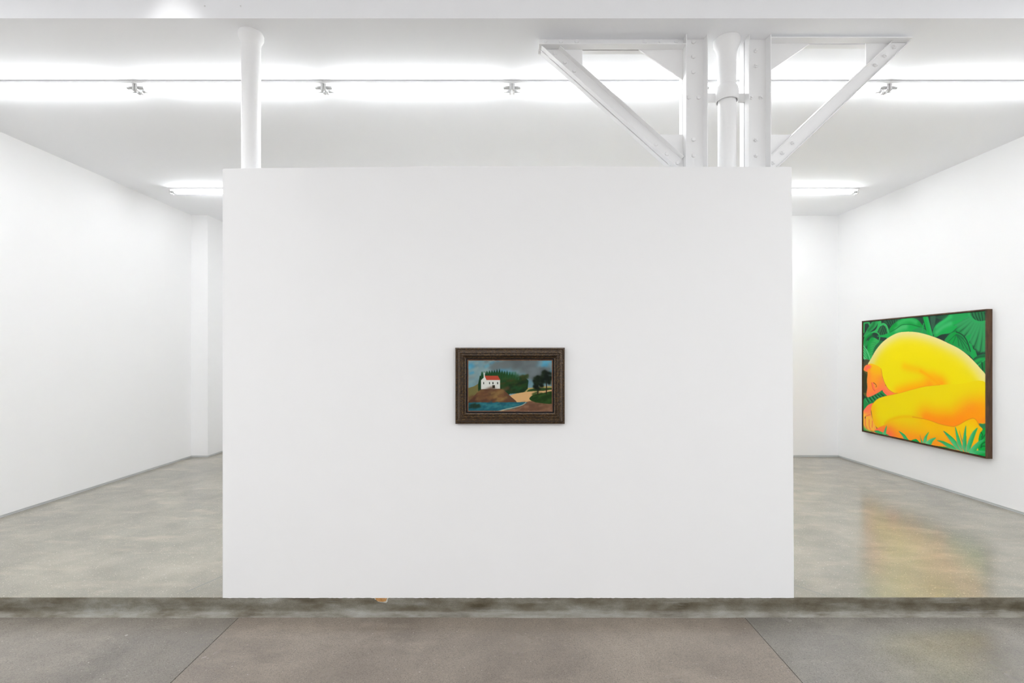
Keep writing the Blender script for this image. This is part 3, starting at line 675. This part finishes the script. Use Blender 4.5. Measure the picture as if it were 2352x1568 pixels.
    p.line([(0.029, 0.478), (0.029, 0.55), (0.027, 0.647)], (52, 56, 36), 0.005, 0, 1)
    p.line([(0.035, 0.482), (0.033, 0.55), (0.032, 0.647)], (52, 56, 36), 0.005, 0, 1)
    p.line([(0.001, 0.416), (0.027, 0.391), (0.066, 0.385)], (60, 64, 46), 0.005, 0, 1)
    p.line([(0.001, 0.402), (0.027, 0.379), (0.066, 0.375)], (60, 64, 46), 0.005, 0, 1)
    p.line([(0.001, 0.388), (0.027, 0.368), (0.066, 0.364)], (60, 64, 46), 0.005, 0, 1)
    p.line([(0.001, 0.375), (0.027, 0.356), (0.066, 0.354)], (60, 64, 46), 0.005, 0, 1)
    p.poly([(0.051, 0.393), (0.081, 0.34), (0.131, 0.264), (0.195, 0.196), (0.267, 0.149), (0.346, 0.117), (0.421, 0.111), (0.511, 0.12), (0.597, 0.144), (0.678, 0.176), (0.755, 0.215), (0.829, 0.256), (0.886, 0.302), (0.934, 0.354), (0.967, 0.394), (1.004, 0.453), (1.004, 0.763), (0.984, 0.777), (0.961, 0.778), (0.829, 0.828), (0.596, 0.825), (0.42, 0.721), (0.364, 0.628), (0.311, 0.624), (0.261, 0.598), (0.225, 0.55), (0.2, 0.487), (0.186, 0.423), (0.12, 0.415)], (241, 221, 2), 1, edge=[([(0.051, 0.393), (0.081, 0.34), (0.131, 0.264), (0.195, 0.196), (0.267, 0.149), (0.346, 0.117), (0.421, 0.111), (0.511, 0.12), (0.597, 0.144), (0.678, 0.176), (0.755, 0.215), (0.829, 0.256), (0.886, 0.302), (0.934, 0.354), (0.967, 0.394), (1.004, 0.453)], (238, 224, 150), 0.062, 0.95)])
    p.poly([(0.053, 0.39), (0.098, 0.382), (0.186, 0.421), (0.202, 0.496), (0.231, 0.57), (0.215, 0.592), (0.2, 0.609), (0.135, 0.65), (0.075, 0.68), (0.047, 0.688), (0.035, 0.668), (0.044, 0.6), (0.041, 0.532), (0.047, 0.474), (0.039, 0.427)], (250, 168, 20), 1, edge=[([(0.035, 0.668), (0.075, 0.68), (0.135, 0.65), (0.2, 0.609)], (255, 112, 80), 0.06, 0.9), ([(0.202, 0.496), (0.231, 0.57)], (255, 135, 70), 0.06, 0.8), ([(0.047, 0.465), (0.041, 0.6)], (255, 125, 75), 0.05, 0.6), ([(0.109, 0.401), (0.186, 0.427)], (246, 190, 10), 0.06, 0.9)])
    p.poly([(0.2, 0.609), (0.231, 0.57), (0.261, 0.598), (0.311, 0.624), (0.364, 0.626), (0.271, 0.658), (0.23, 0.644)], (254, 140, 70), 1, edge=[([(0.204, 0.616), (0.271, 0.658), (0.364, 0.626)], (255, 105, 85), 0.03, 0.8)])
    p.line([(0.186, 0.423), (0.2, 0.487), (0.225, 0.55), (0.261, 0.598), (0.311, 0.624), (0.364, 0.626)], (200, 120, 50), 0.003, 0, 1)
    p.poly([(0.004, 0.437), (0.019, 0.403), (0.053, 0.39), (0.089, 0.399), (0.087, 0.416), (0.053, 0.436), (0.044, 0.455), (0.016, 0.449)], (255, 150, 50), 1, edge=[([(0.004, 0.437), (0.019, 0.403), (0.053, 0.39)], (255, 118, 70), 0.02, 0.6)])
    p.line([(0.033, 0.436), (0.047, 0.413), (0.064, 0.416)], (255, 105, 85), 0.014, 1, 1)
    p.poly([(0.088, 0.558), (0.108, 0.548), (0.139, 0.565), (0.143, 0.593), (0.125, 0.627), (0.108, 0.609)], (250, 185, 40), 1, edge=[([(0.092, 0.558), (0.108, 0.609), (0.125, 0.627)], (255, 105, 75), 0.03, 0.9)])
    p.line([(0.11, 0.552), (0.13, 0.563), (0.141, 0.579), (0.135, 0.588)], (150, 75, 50), 0.006, 0, 1)
    p.line([(0.088, 0.554), (0.103, 0.605), (0.125, 0.624)], (225, 95, 70), 0.005, 0, 1)
    p.line([(0.692, 0.532), (0.613, 0.547), (0.475, 0.584), (0.364, 0.623)], (252, 160, 0), 0.05, 2, 0.85)
    p.line([(0.678, 0.526), (0.638, 0.504)], (254, 150, 20), 0.05, 2, 0.9)
    p.line([(0.411, 0.399), (0.475, 0.415), (0.546, 0.431), (0.613, 0.47), (0.67, 0.523)], (248, 190, 0), 0.03, 2, 0.75)
    p.line([(0.546, 0.431), (0.613, 0.47), (0.69, 0.532)], (250, 165, 0), 0.012, 1, 0.7)
    p.poly([(0, 0.829), (0.02, 0.793), (0.06, 0.754), (0.115, 0.733), (0.096, 0.774), (0.083, 0.814), (0.099, 0.878), (0.126, 0.931), (0.147, 0.979), (0.098, 0.985), (0.054, 0.981), (0.008, 0.952), (0, 0.932)], (254, 150, 70), 1, edge=[([(0, 0.829), (0.02, 0.793), (0.06, 0.754), (0.115, 0.733)], (255, 105, 90), 0.05, 0.8), ([(0, 0.927), (0.008, 0.952), (0.054, 0.981), (0.098, 0.985)], (255, 105, 85), 0.05, 0.8)])
    p.line([(0.008, 0.862), (0.005, 0.926)], (250, 185, 60), 0.028, 1, 1)
    p.line([(0.043, 0.877), (0.043, 0.925), (0.031, 0.951)], (250, 185, 60), 0.028, 1, 1)
    p.line([(0.079, 0.886), (0.079, 0.929), (0.065, 0.965)], (250, 185, 60), 0.028, 1, 1)
    p.line([(0.11, 0.915), (0.107, 0.967)], (250, 185, 60), 0.028, 1, 1)
    p.line([(0.023, 0.87), (0.025, 0.942), (0.043, 0.978)], (238, 95, 75), 0.006, 0, 1)
    p.line([(0.064, 0.888), (0.065, 0.95), (0.076, 0.977)], (238, 95, 75), 0.006, 0, 1)
    p.line([(0.099, 0.897), (0.096, 0.955)], (238, 95, 75), 0.006, 0, 1)
    p.line([(0.026, 0.865), (0.048, 0.854), (0.077, 0.843)], (238, 95, 75), 0.006, 0, 1)
    p.line([(0.019, 0.883), (0.023, 0.872)], (50, 60, 40), 0.008, 0, 1)
    p.poly([(0.086, 0.797), (0.102, 0.742), (0.151, 0.695), (0.225, 0.663), (0.364, 0.621), (0.475, 0.582), (0.58, 0.549), (0.692, 0.53), (0.829, 0.513), (1.004, 0.495), (1.004, 0.762), (0.964, 0.778), (0.829, 0.851), (0.51, 0.965), (0.224, 0.984), (0.145, 0.949), (0.108, 0.898)], (240, 216, 4), 1, edge=[([(0.086, 0.797), (0.091, 0.863), (0.118, 0.906), (0.151, 0.953)], (250, 175, 10), 0.05, 0.7), ([(1.004, 0.762), (0.964, 0.778), (0.934, 0.744)], (254, 105, 80), 0.09, 0.95), ([(1.004, 0.698), (0.92, 0.742), (0.829, 0.813), (0.755, 0.831)], (253, 160, 0), 0.09, 0.9), ([(0.596, 0.808), (0.693, 0.826), (0.785, 0.827), (0.829, 0.807)], (254, 140, 15), 0.08, 0.95)])
    p.line([(0.102, 0.742), (0.151, 0.695), (0.225, 0.663), (0.364, 0.621), (0.475, 0.582), (0.58, 0.549), (0.692, 0.53)], (236, 150, 20), 0.0035, 0, 1)
    p.poly([(0.225, 0.908), (0.276, 0.859), (0.373, 0.819), (0.475, 0.804), (0.596, 0.808), (0.693, 0.826), (0.785, 0.829), (0.829, 0.809), (0.872, 0.775), (0.92, 0.748), (0.944, 0.759), (0.961, 0.792), (0.982, 0.815), (0.964, 0.85), (0.958, 0.903), (0.962, 0.954), (0.964, 1.001), (0.9, 1.006), (0.596, 1.005), (0.325, 1.001), (0.118, 0.999), (0.151, 0.953)], (241, 213, 4), 1, edge=[([(0.118, 0.999), (0.325, 1.001), (0.596, 1.005), (0.9, 1.006)], (254, 140, 30), 0.1, 0.85), ([(0.135, 0.96), (0.151, 0.997), (0.255, 1.004)], (255, 105, 80), 0.07, 0.9), ([(0.596, 0.808), (0.693, 0.826), (0.785, 0.829)], (252, 180, 0), 0.08, 0.7), ([(0.92, 0.748), (0.944, 0.759), (0.982, 0.815), (0.958, 0.903)], (252, 180, 0), 0.05, 0.8)])
    p.line([(0.225, 0.899), (0.276, 0.859), (0.373, 0.819), (0.475, 0.804), (0.545, 0.803)], (240, 185, 0), 0.012, 2, 0.8)
    p.line([(0.475, 0.804), (0.596, 0.808), (0.693, 0.826), (0.785, 0.829), (0.829, 0.809), (0.872, 0.775), (0.92, 0.748), (0.944, 0.759), (0.961, 0.792)], (225, 130, 20), 0.004, 0, 1)
    p.poly([(0.958, 0.974), (0.957, 0.89), (0.964, 0.852), (0.982, 0.821), (1.002, 0.802), (1.002, 0.964)], (8, 165, 66), 1)
    p.line([(1.001, 0.845), (0.984, 0.873), (0.973, 0.893)], (10, 105, 50), 0.006, 0, 1)
    p.line([(0.973, 0.838), (0.982, 0.855), (0.976, 0.871)], (10, 105, 50), 0.006, 0, 1)
    p.line([(1.001, 0.897), (0.979, 0.917), (0.971, 0.946)], (10, 105, 50), 0.006, 0, 1)
    p.line([(0.971, 0.943), (0.984, 0.931), (1.002, 0.929)], (10, 105, 50), 0.006, 0, 1)
    p.poly([(0.668, 0.998), (0.753, 0.989), (0.828, 0.989), (0.828, 0.996), (0.734, 1), (0.668, 1.002)], (10, 165, 66), 0)
    p.poly([(0.667, 0.959), (0.711, 0.953), (0.749, 0.962), (0.8, 0.978), (0.827, 0.995), (0.806, 1), (0.749, 0.994), (0.704, 0.972)], (255, 108, 82), 1, a=0.6)
    p.poly([(0.671, 0.955), (0.714, 0.95), (0.753, 0.959), (0.804, 0.975), (0.831, 0.992), (0.81, 0.997), (0.753, 0.991), (0.708, 0.968)], (84, 190, 124), 1, edge=[([(0.671, 0.955), (0.714, 0.95), (0.753, 0.959), (0.804, 0.975)], (15, 160, 70), 0.02, 0.6)])
    p.poly([(0.715, 0.875), (0.781, 0.913), (0.824, 0.957), (0.855, 0.999), (0.827, 0.999), (0.794, 0.976), (0.749, 0.923)], (255, 108, 82), 1, a=0.6)
    p.poly([(0.719, 0.872), (0.785, 0.91), (0.828, 0.954), (0.858, 0.996), (0.831, 0.995), (0.797, 0.973), (0.753, 0.919)], (84, 190, 124), 1, edge=[([(0.719, 0.872), (0.785, 0.91), (0.828, 0.954)], (15, 160, 70), 0.02, 0.6)])
    p.poly([(0.801, 0.83), (0.82, 0.883), (0.84, 0.938), (0.852, 0.977), (0.843, 0.989), (0.815, 0.949), (0.805, 0.889)], (255, 108, 82), 1, a=0.6)
    p.poly([(0.804, 0.826), (0.824, 0.88), (0.843, 0.934), (0.855, 0.974), (0.846, 0.985), (0.819, 0.946), (0.808, 0.886)], (84, 190, 124), 1, edge=[([(0.804, 0.826), (0.824, 0.88), (0.843, 0.934)], (15, 160, 70), 0.02, 0.6)])
    p.poly([(0.828, 0.849), (0.846, 0.911), (0.867, 0.948), (0.89, 0.998), (0.878, 1), (0.855, 0.951), (0.837, 0.896)], (255, 108, 82), 1, a=0.6)
    p.poly([(0.831, 0.846), (0.849, 0.908), (0.87, 0.945), (0.894, 0.994), (0.882, 0.997), (0.858, 0.948), (0.84, 0.893)], (84, 190, 124), 1, edge=[([(0.831, 0.846), (0.849, 0.908), (0.87, 0.945)], (15, 160, 70), 0.02, 0.6)])
    p.poly([(0.872, 0.81), (0.874, 0.873), (0.877, 0.946), (0.881, 1), (0.861, 0.998), (0.849, 0.965), (0.858, 0.876)], (255, 108, 82), 1, a=0.6)
    p.poly([(0.876, 0.807), (0.878, 0.87), (0.881, 0.943), (0.885, 0.996), (0.864, 0.994), (0.852, 0.962), (0.861, 0.873)], (84, 190, 124), 1, edge=[([(0.876, 0.807), (0.878, 0.87), (0.881, 0.943)], (15, 160, 70), 0.02, 0.6)])
    p.poly([(0.948, 0.812), (0.933, 0.863), (0.908, 0.953), (0.893, 0.997), (0.875, 0.991), (0.881, 0.939), (0.911, 0.857)], (255, 108, 82), 1, a=0.6)
    p.poly([(0.951, 0.809), (0.937, 0.86), (0.911, 0.949), (0.897, 0.994), (0.879, 0.988), (0.885, 0.936), (0.914, 0.854)], (84, 190, 124), 1, edge=[([(0.951, 0.809), (0.937, 0.86), (0.911, 0.949)], (15, 160, 70), 0.02, 0.6)])
    p.poly([(0.991, 0.885), (0.964, 0.925), (0.939, 0.974), (0.922, 1.002), (0.89, 1.001), (0.911, 0.958), (0.953, 0.906)], (255, 108, 82), 1, a=0.6)
    p.poly([(0.994, 0.882), (0.968, 0.922), (0.943, 0.971), (0.925, 0.998), (0.894, 0.997), (0.914, 0.955), (0.957, 0.903)], (84, 190, 124), 1, edge=[([(0.994, 0.882), (0.968, 0.922), (0.943, 0.971)], (15, 160, 70), 0.02, 0.6)])
    p.poly([(0.999, 0.964), (0.999, 0.977), (0.948, 1), (0.922, 1.002), (0.942, 0.974), (0.97, 0.967)], (255, 108, 82), 1, a=0.6)
    p.poly([(1.002, 0.961), (1.002, 0.973), (0.951, 0.997), (0.925, 0.998), (0.945, 0.97), (0.973, 0.964)], (84, 190, 124), 1, edge=[([(1.002, 0.961), (1.002, 0.973), (0.951, 0.997)], (15, 160, 70), 0.02, 0.6)])
    p.poly([(0.945, 0.998), (1.002, 0.975), (1.002, 1.004)], (12, 160, 68), 0)
    p.poly([(0.487, 0.987), (0.509, 0.978), (0.527, 0.999), (0.487, 1.002)], (20, 165, 75), 1)
    p.poly([(0.534, 0.942), (0.545, 0.972), (0.559, 1.001), (0.545, 1.002), (0.539, 0.973)], (255, 108, 82), 1, a=0.6)
    p.poly([(0.538, 0.938), (0.549, 0.968), (0.564, 0.997), (0.549, 0.998), (0.544, 0.969)], (84, 190, 124), 1, edge=[([(0.538, 0.938), (0.549, 0.968)], (15, 160, 70), 0.02, 0.6)])
    p.poly([(0.606, 0.905), (0.591, 0.945), (0.584, 0.996), (0.561, 0.997), (0.57, 0.953)], (255, 108, 82), 1, a=0.6)
    p.poly([(0.61, 0.901), (0.596, 0.942), (0.589, 0.992), (0.565, 0.993), (0.574, 0.949)], (84, 190, 124), 1, edge=[([(0.61, 0.901), (0.596, 0.942)], (15, 160, 70), 0.02, 0.6)])
    p.poly([(0.661, 0.939), (0.637, 0.971), (0.619, 1.002), (0.577, 1.001), (0.605, 0.967), (0.637, 0.947)], (255, 108, 82), 1, a=0.6)
    p.poly([(0.665, 0.936), (0.641, 0.968), (0.624, 0.999), (0.582, 0.997), (0.61, 0.963), (0.641, 0.944)], (110, 200, 140), 1, edge=[([(0.665, 0.936), (0.641, 0.968), (0.624, 0.999)], (15, 160, 70), 0.02, 0.6)])
    p.poly([(0.467, 0.997), (0.507, 0.979), (0.534, 1.005), (0.476, 1.008)], (25, 165, 75), 1)
    p.poly([(0.35, 0.945), (0.402, 0.965), (0.425, 0.991), (0.439, 1.006), (0.402, 1.008), (0.383, 0.981)], (255, 108, 82), 1, a=0.6)
    p.poly([(0.356, 0.941), (0.408, 0.96), (0.431, 0.986), (0.445, 1.001), (0.408, 1.004), (0.389, 0.977)], (84, 190, 124), 1, edge=[([(0.356, 0.941), (0.408, 0.96), (0.431, 0.986)], (15, 160, 70), 0.02, 0.6)])
    p.poly([(0.115, 0.989), (0.153, 0.973), (0.211, 0.982), (0.267, 0.995), (0.185, 1.001)], (45, 170, 90), 1)
    p.poly([(0.238, 0.917), (0.233, 0.959), (0.225, 1.001), (0.199, 0.999), (0.215, 0.962)], (255, 108, 82), 1, a=0.6)
    p.poly([(0.244, 0.912), (0.239, 0.954), (0.232, 0.997), (0.206, 0.994), (0.221, 0.957)], (84, 190, 124), 1, edge=[([(0.244, 0.912), (0.239, 0.954)], (15, 160, 70), 0.02, 0.6)])
def srgb_lin(a):
    a = a/255.0
    return np.where(a <= .04045, a/12.92, ((a+.055)/1.055)**2.4)
def canvas_mesh(name, img, w, h, to3d, gain, mat, parent):
    """one flat canvas face grid carrying its paint as a colour attribute"""
    H, W = img.shape[:2]
    u = np.linspace(0, 1, W); v = np.linspace(0, 1, H)
    co = np.array([to3d(a*w, b*h) for b in v for a in u], np.float32)
    idx = np.arange(W*H).reshape(H, W)
    q = np.stack([idx[:-1, :-1], idx[1:, :-1], idx[1:, 1:], idx[:-1, 1:]], -1).reshape(-1, 4)
    me = bpy.data.meshes.new(name); me.vertices.add(W*H); me.vertices.foreach_set('co', co.ravel())
    me.loops.add(q.size); me.loops.foreach_set('vertex_index', q.ravel().astype(np.int32))
    me.polygons.add(len(q)); me.polygons.foreach_set('loop_start', np.arange(0, q.size, 4, dtype=np.int32))
    me.update(calc_edges=True)
    at = me.color_attributes.new('paint', 'FLOAT_COLOR', 'POINT')
    rgba = np.ones((W*H, 4), np.float32); rgba[:, :3] = np.clip(srgb_lin(img).reshape(-1, 3)*gain, 0, .95)
    at.data.foreach_set('color', rgba.ravel()); me.validate()
    return link(name, me, mat, parent)
def rails(parent, prof, w, h, place, mat, name='frame_rail'):
    """four mitred rails; prof = (inset, height) pairs, place(u, v, height) -> local point"""
    cs = [(0, 0, 1, 1), (w, 0, -1, 1), (w, h, -1, -1), (0, h, 1, -1)]
    for k in range(4):
        bm = bmesh.new(); rws = []
        for (x, y, sx, sy) in (cs[k], cs[(k+1) % 4]):
            rws.append([bm.verts.new(place(x+sx*d, y+sy*d, t)) for d, t in prof])
        a, b = rws; n = len(prof)
        for i in range(n): bm.faces.new((a[i], a[(i+1) % n], b[(i+1) % n], b[i]))
        bm.faces.new(a[::-1]); bm.faces.new(b)
        bmesh.ops.recalc_face_normals(bm, faces=list(bm.faces)); mesh_obj(name, bm, mat, parent)
# small landscape in a moulded frame on the partition
lw, lh = .747, .520
pic = empty('framed_painting', (-.0133, YP-.0035, 1.460)); tag(pic, 'small landscape painting in dark moulded frame on the partition', 'painting')
pl = lambda u, v, t: (u-lw/2, -t, lh/2-v)
rails(pic, [(0, 0), (0, .029), (.003, .033), (.009, .034), (.012, .032), (.016, .037), (.022, .046), (.028, .051), (.034, .052), (.038, .048), (.041, .043), (.045, .044), (.049, .047), (.053, .047), (.057, .042), (.062, .033), (.068, .027), (.0735, .025), (.0735, 0)], lw, lh, pl, M['moulding'])
bm = bmesh.new(); box(bm, -lw/2+.072, lw/2-.072, -.013, -.002, -lh/2+.072, lh/2-.072); mesh_obj('backing_board', bm, M['gapblack'], pic)
f0 = .0815
rails(pic, [(f0, .012), (f0, .023), (f0+.002, .025), (f0+.006, .024), (f0+.0075, .020), (f0+.0075, .012)], lw, lh, pl, M['copper'], 'inner_fillet')
ins = f0+.006; cw, ch = lw-2*ins, lh-2*ins
canvas_mesh('canvas', paint_landscape(), cw, ch, lambda a, b: (a-cw/2, -.021, ch/2-b), 1.0, M['print_b'], pic)
# large picture on the right wall
Y0, Y1, Z0, Z1, DP = 5.379, 7.297, .5155, 2.182, .066
bw, bh = Y1-Y0, Z1-Z0
big = empty('framed_painting', (XR-.0005, (Y0+Y1)/2, (Z0+Z1)/2)); tag(big, 'large painting of a crouching yellow figure among green leaves on the right wall', 'painting')
pb = lambda u, v, t: (-t, bw/2-u, bh/2-v)
rails(big, [(0, 0), (0, DP), (.014, DP), (.014, .045), (.019, .045), (.019, 0)], bw, bh, pb, M['walnut'])
bm = bmesh.new(); box(bm, -.04, -.002, -bw/2+.018, bw/2-.018, -bh/2+.018, bh/2-.018); mesh_obj('backing_board', bm, M['gapblack'], big)
ci = .022; kw_, kh = bw-2*ci, bh-2*ci
fig = Painter(360, 314, kw_/kh, (36, 58, 50)); paint_figure(fig)
canvas_mesh('canvas', fig.result(), kw_, kh, lambda a, b: (-.058, kw_/2-a, kh/2-b), .95, M['print_a'], big)
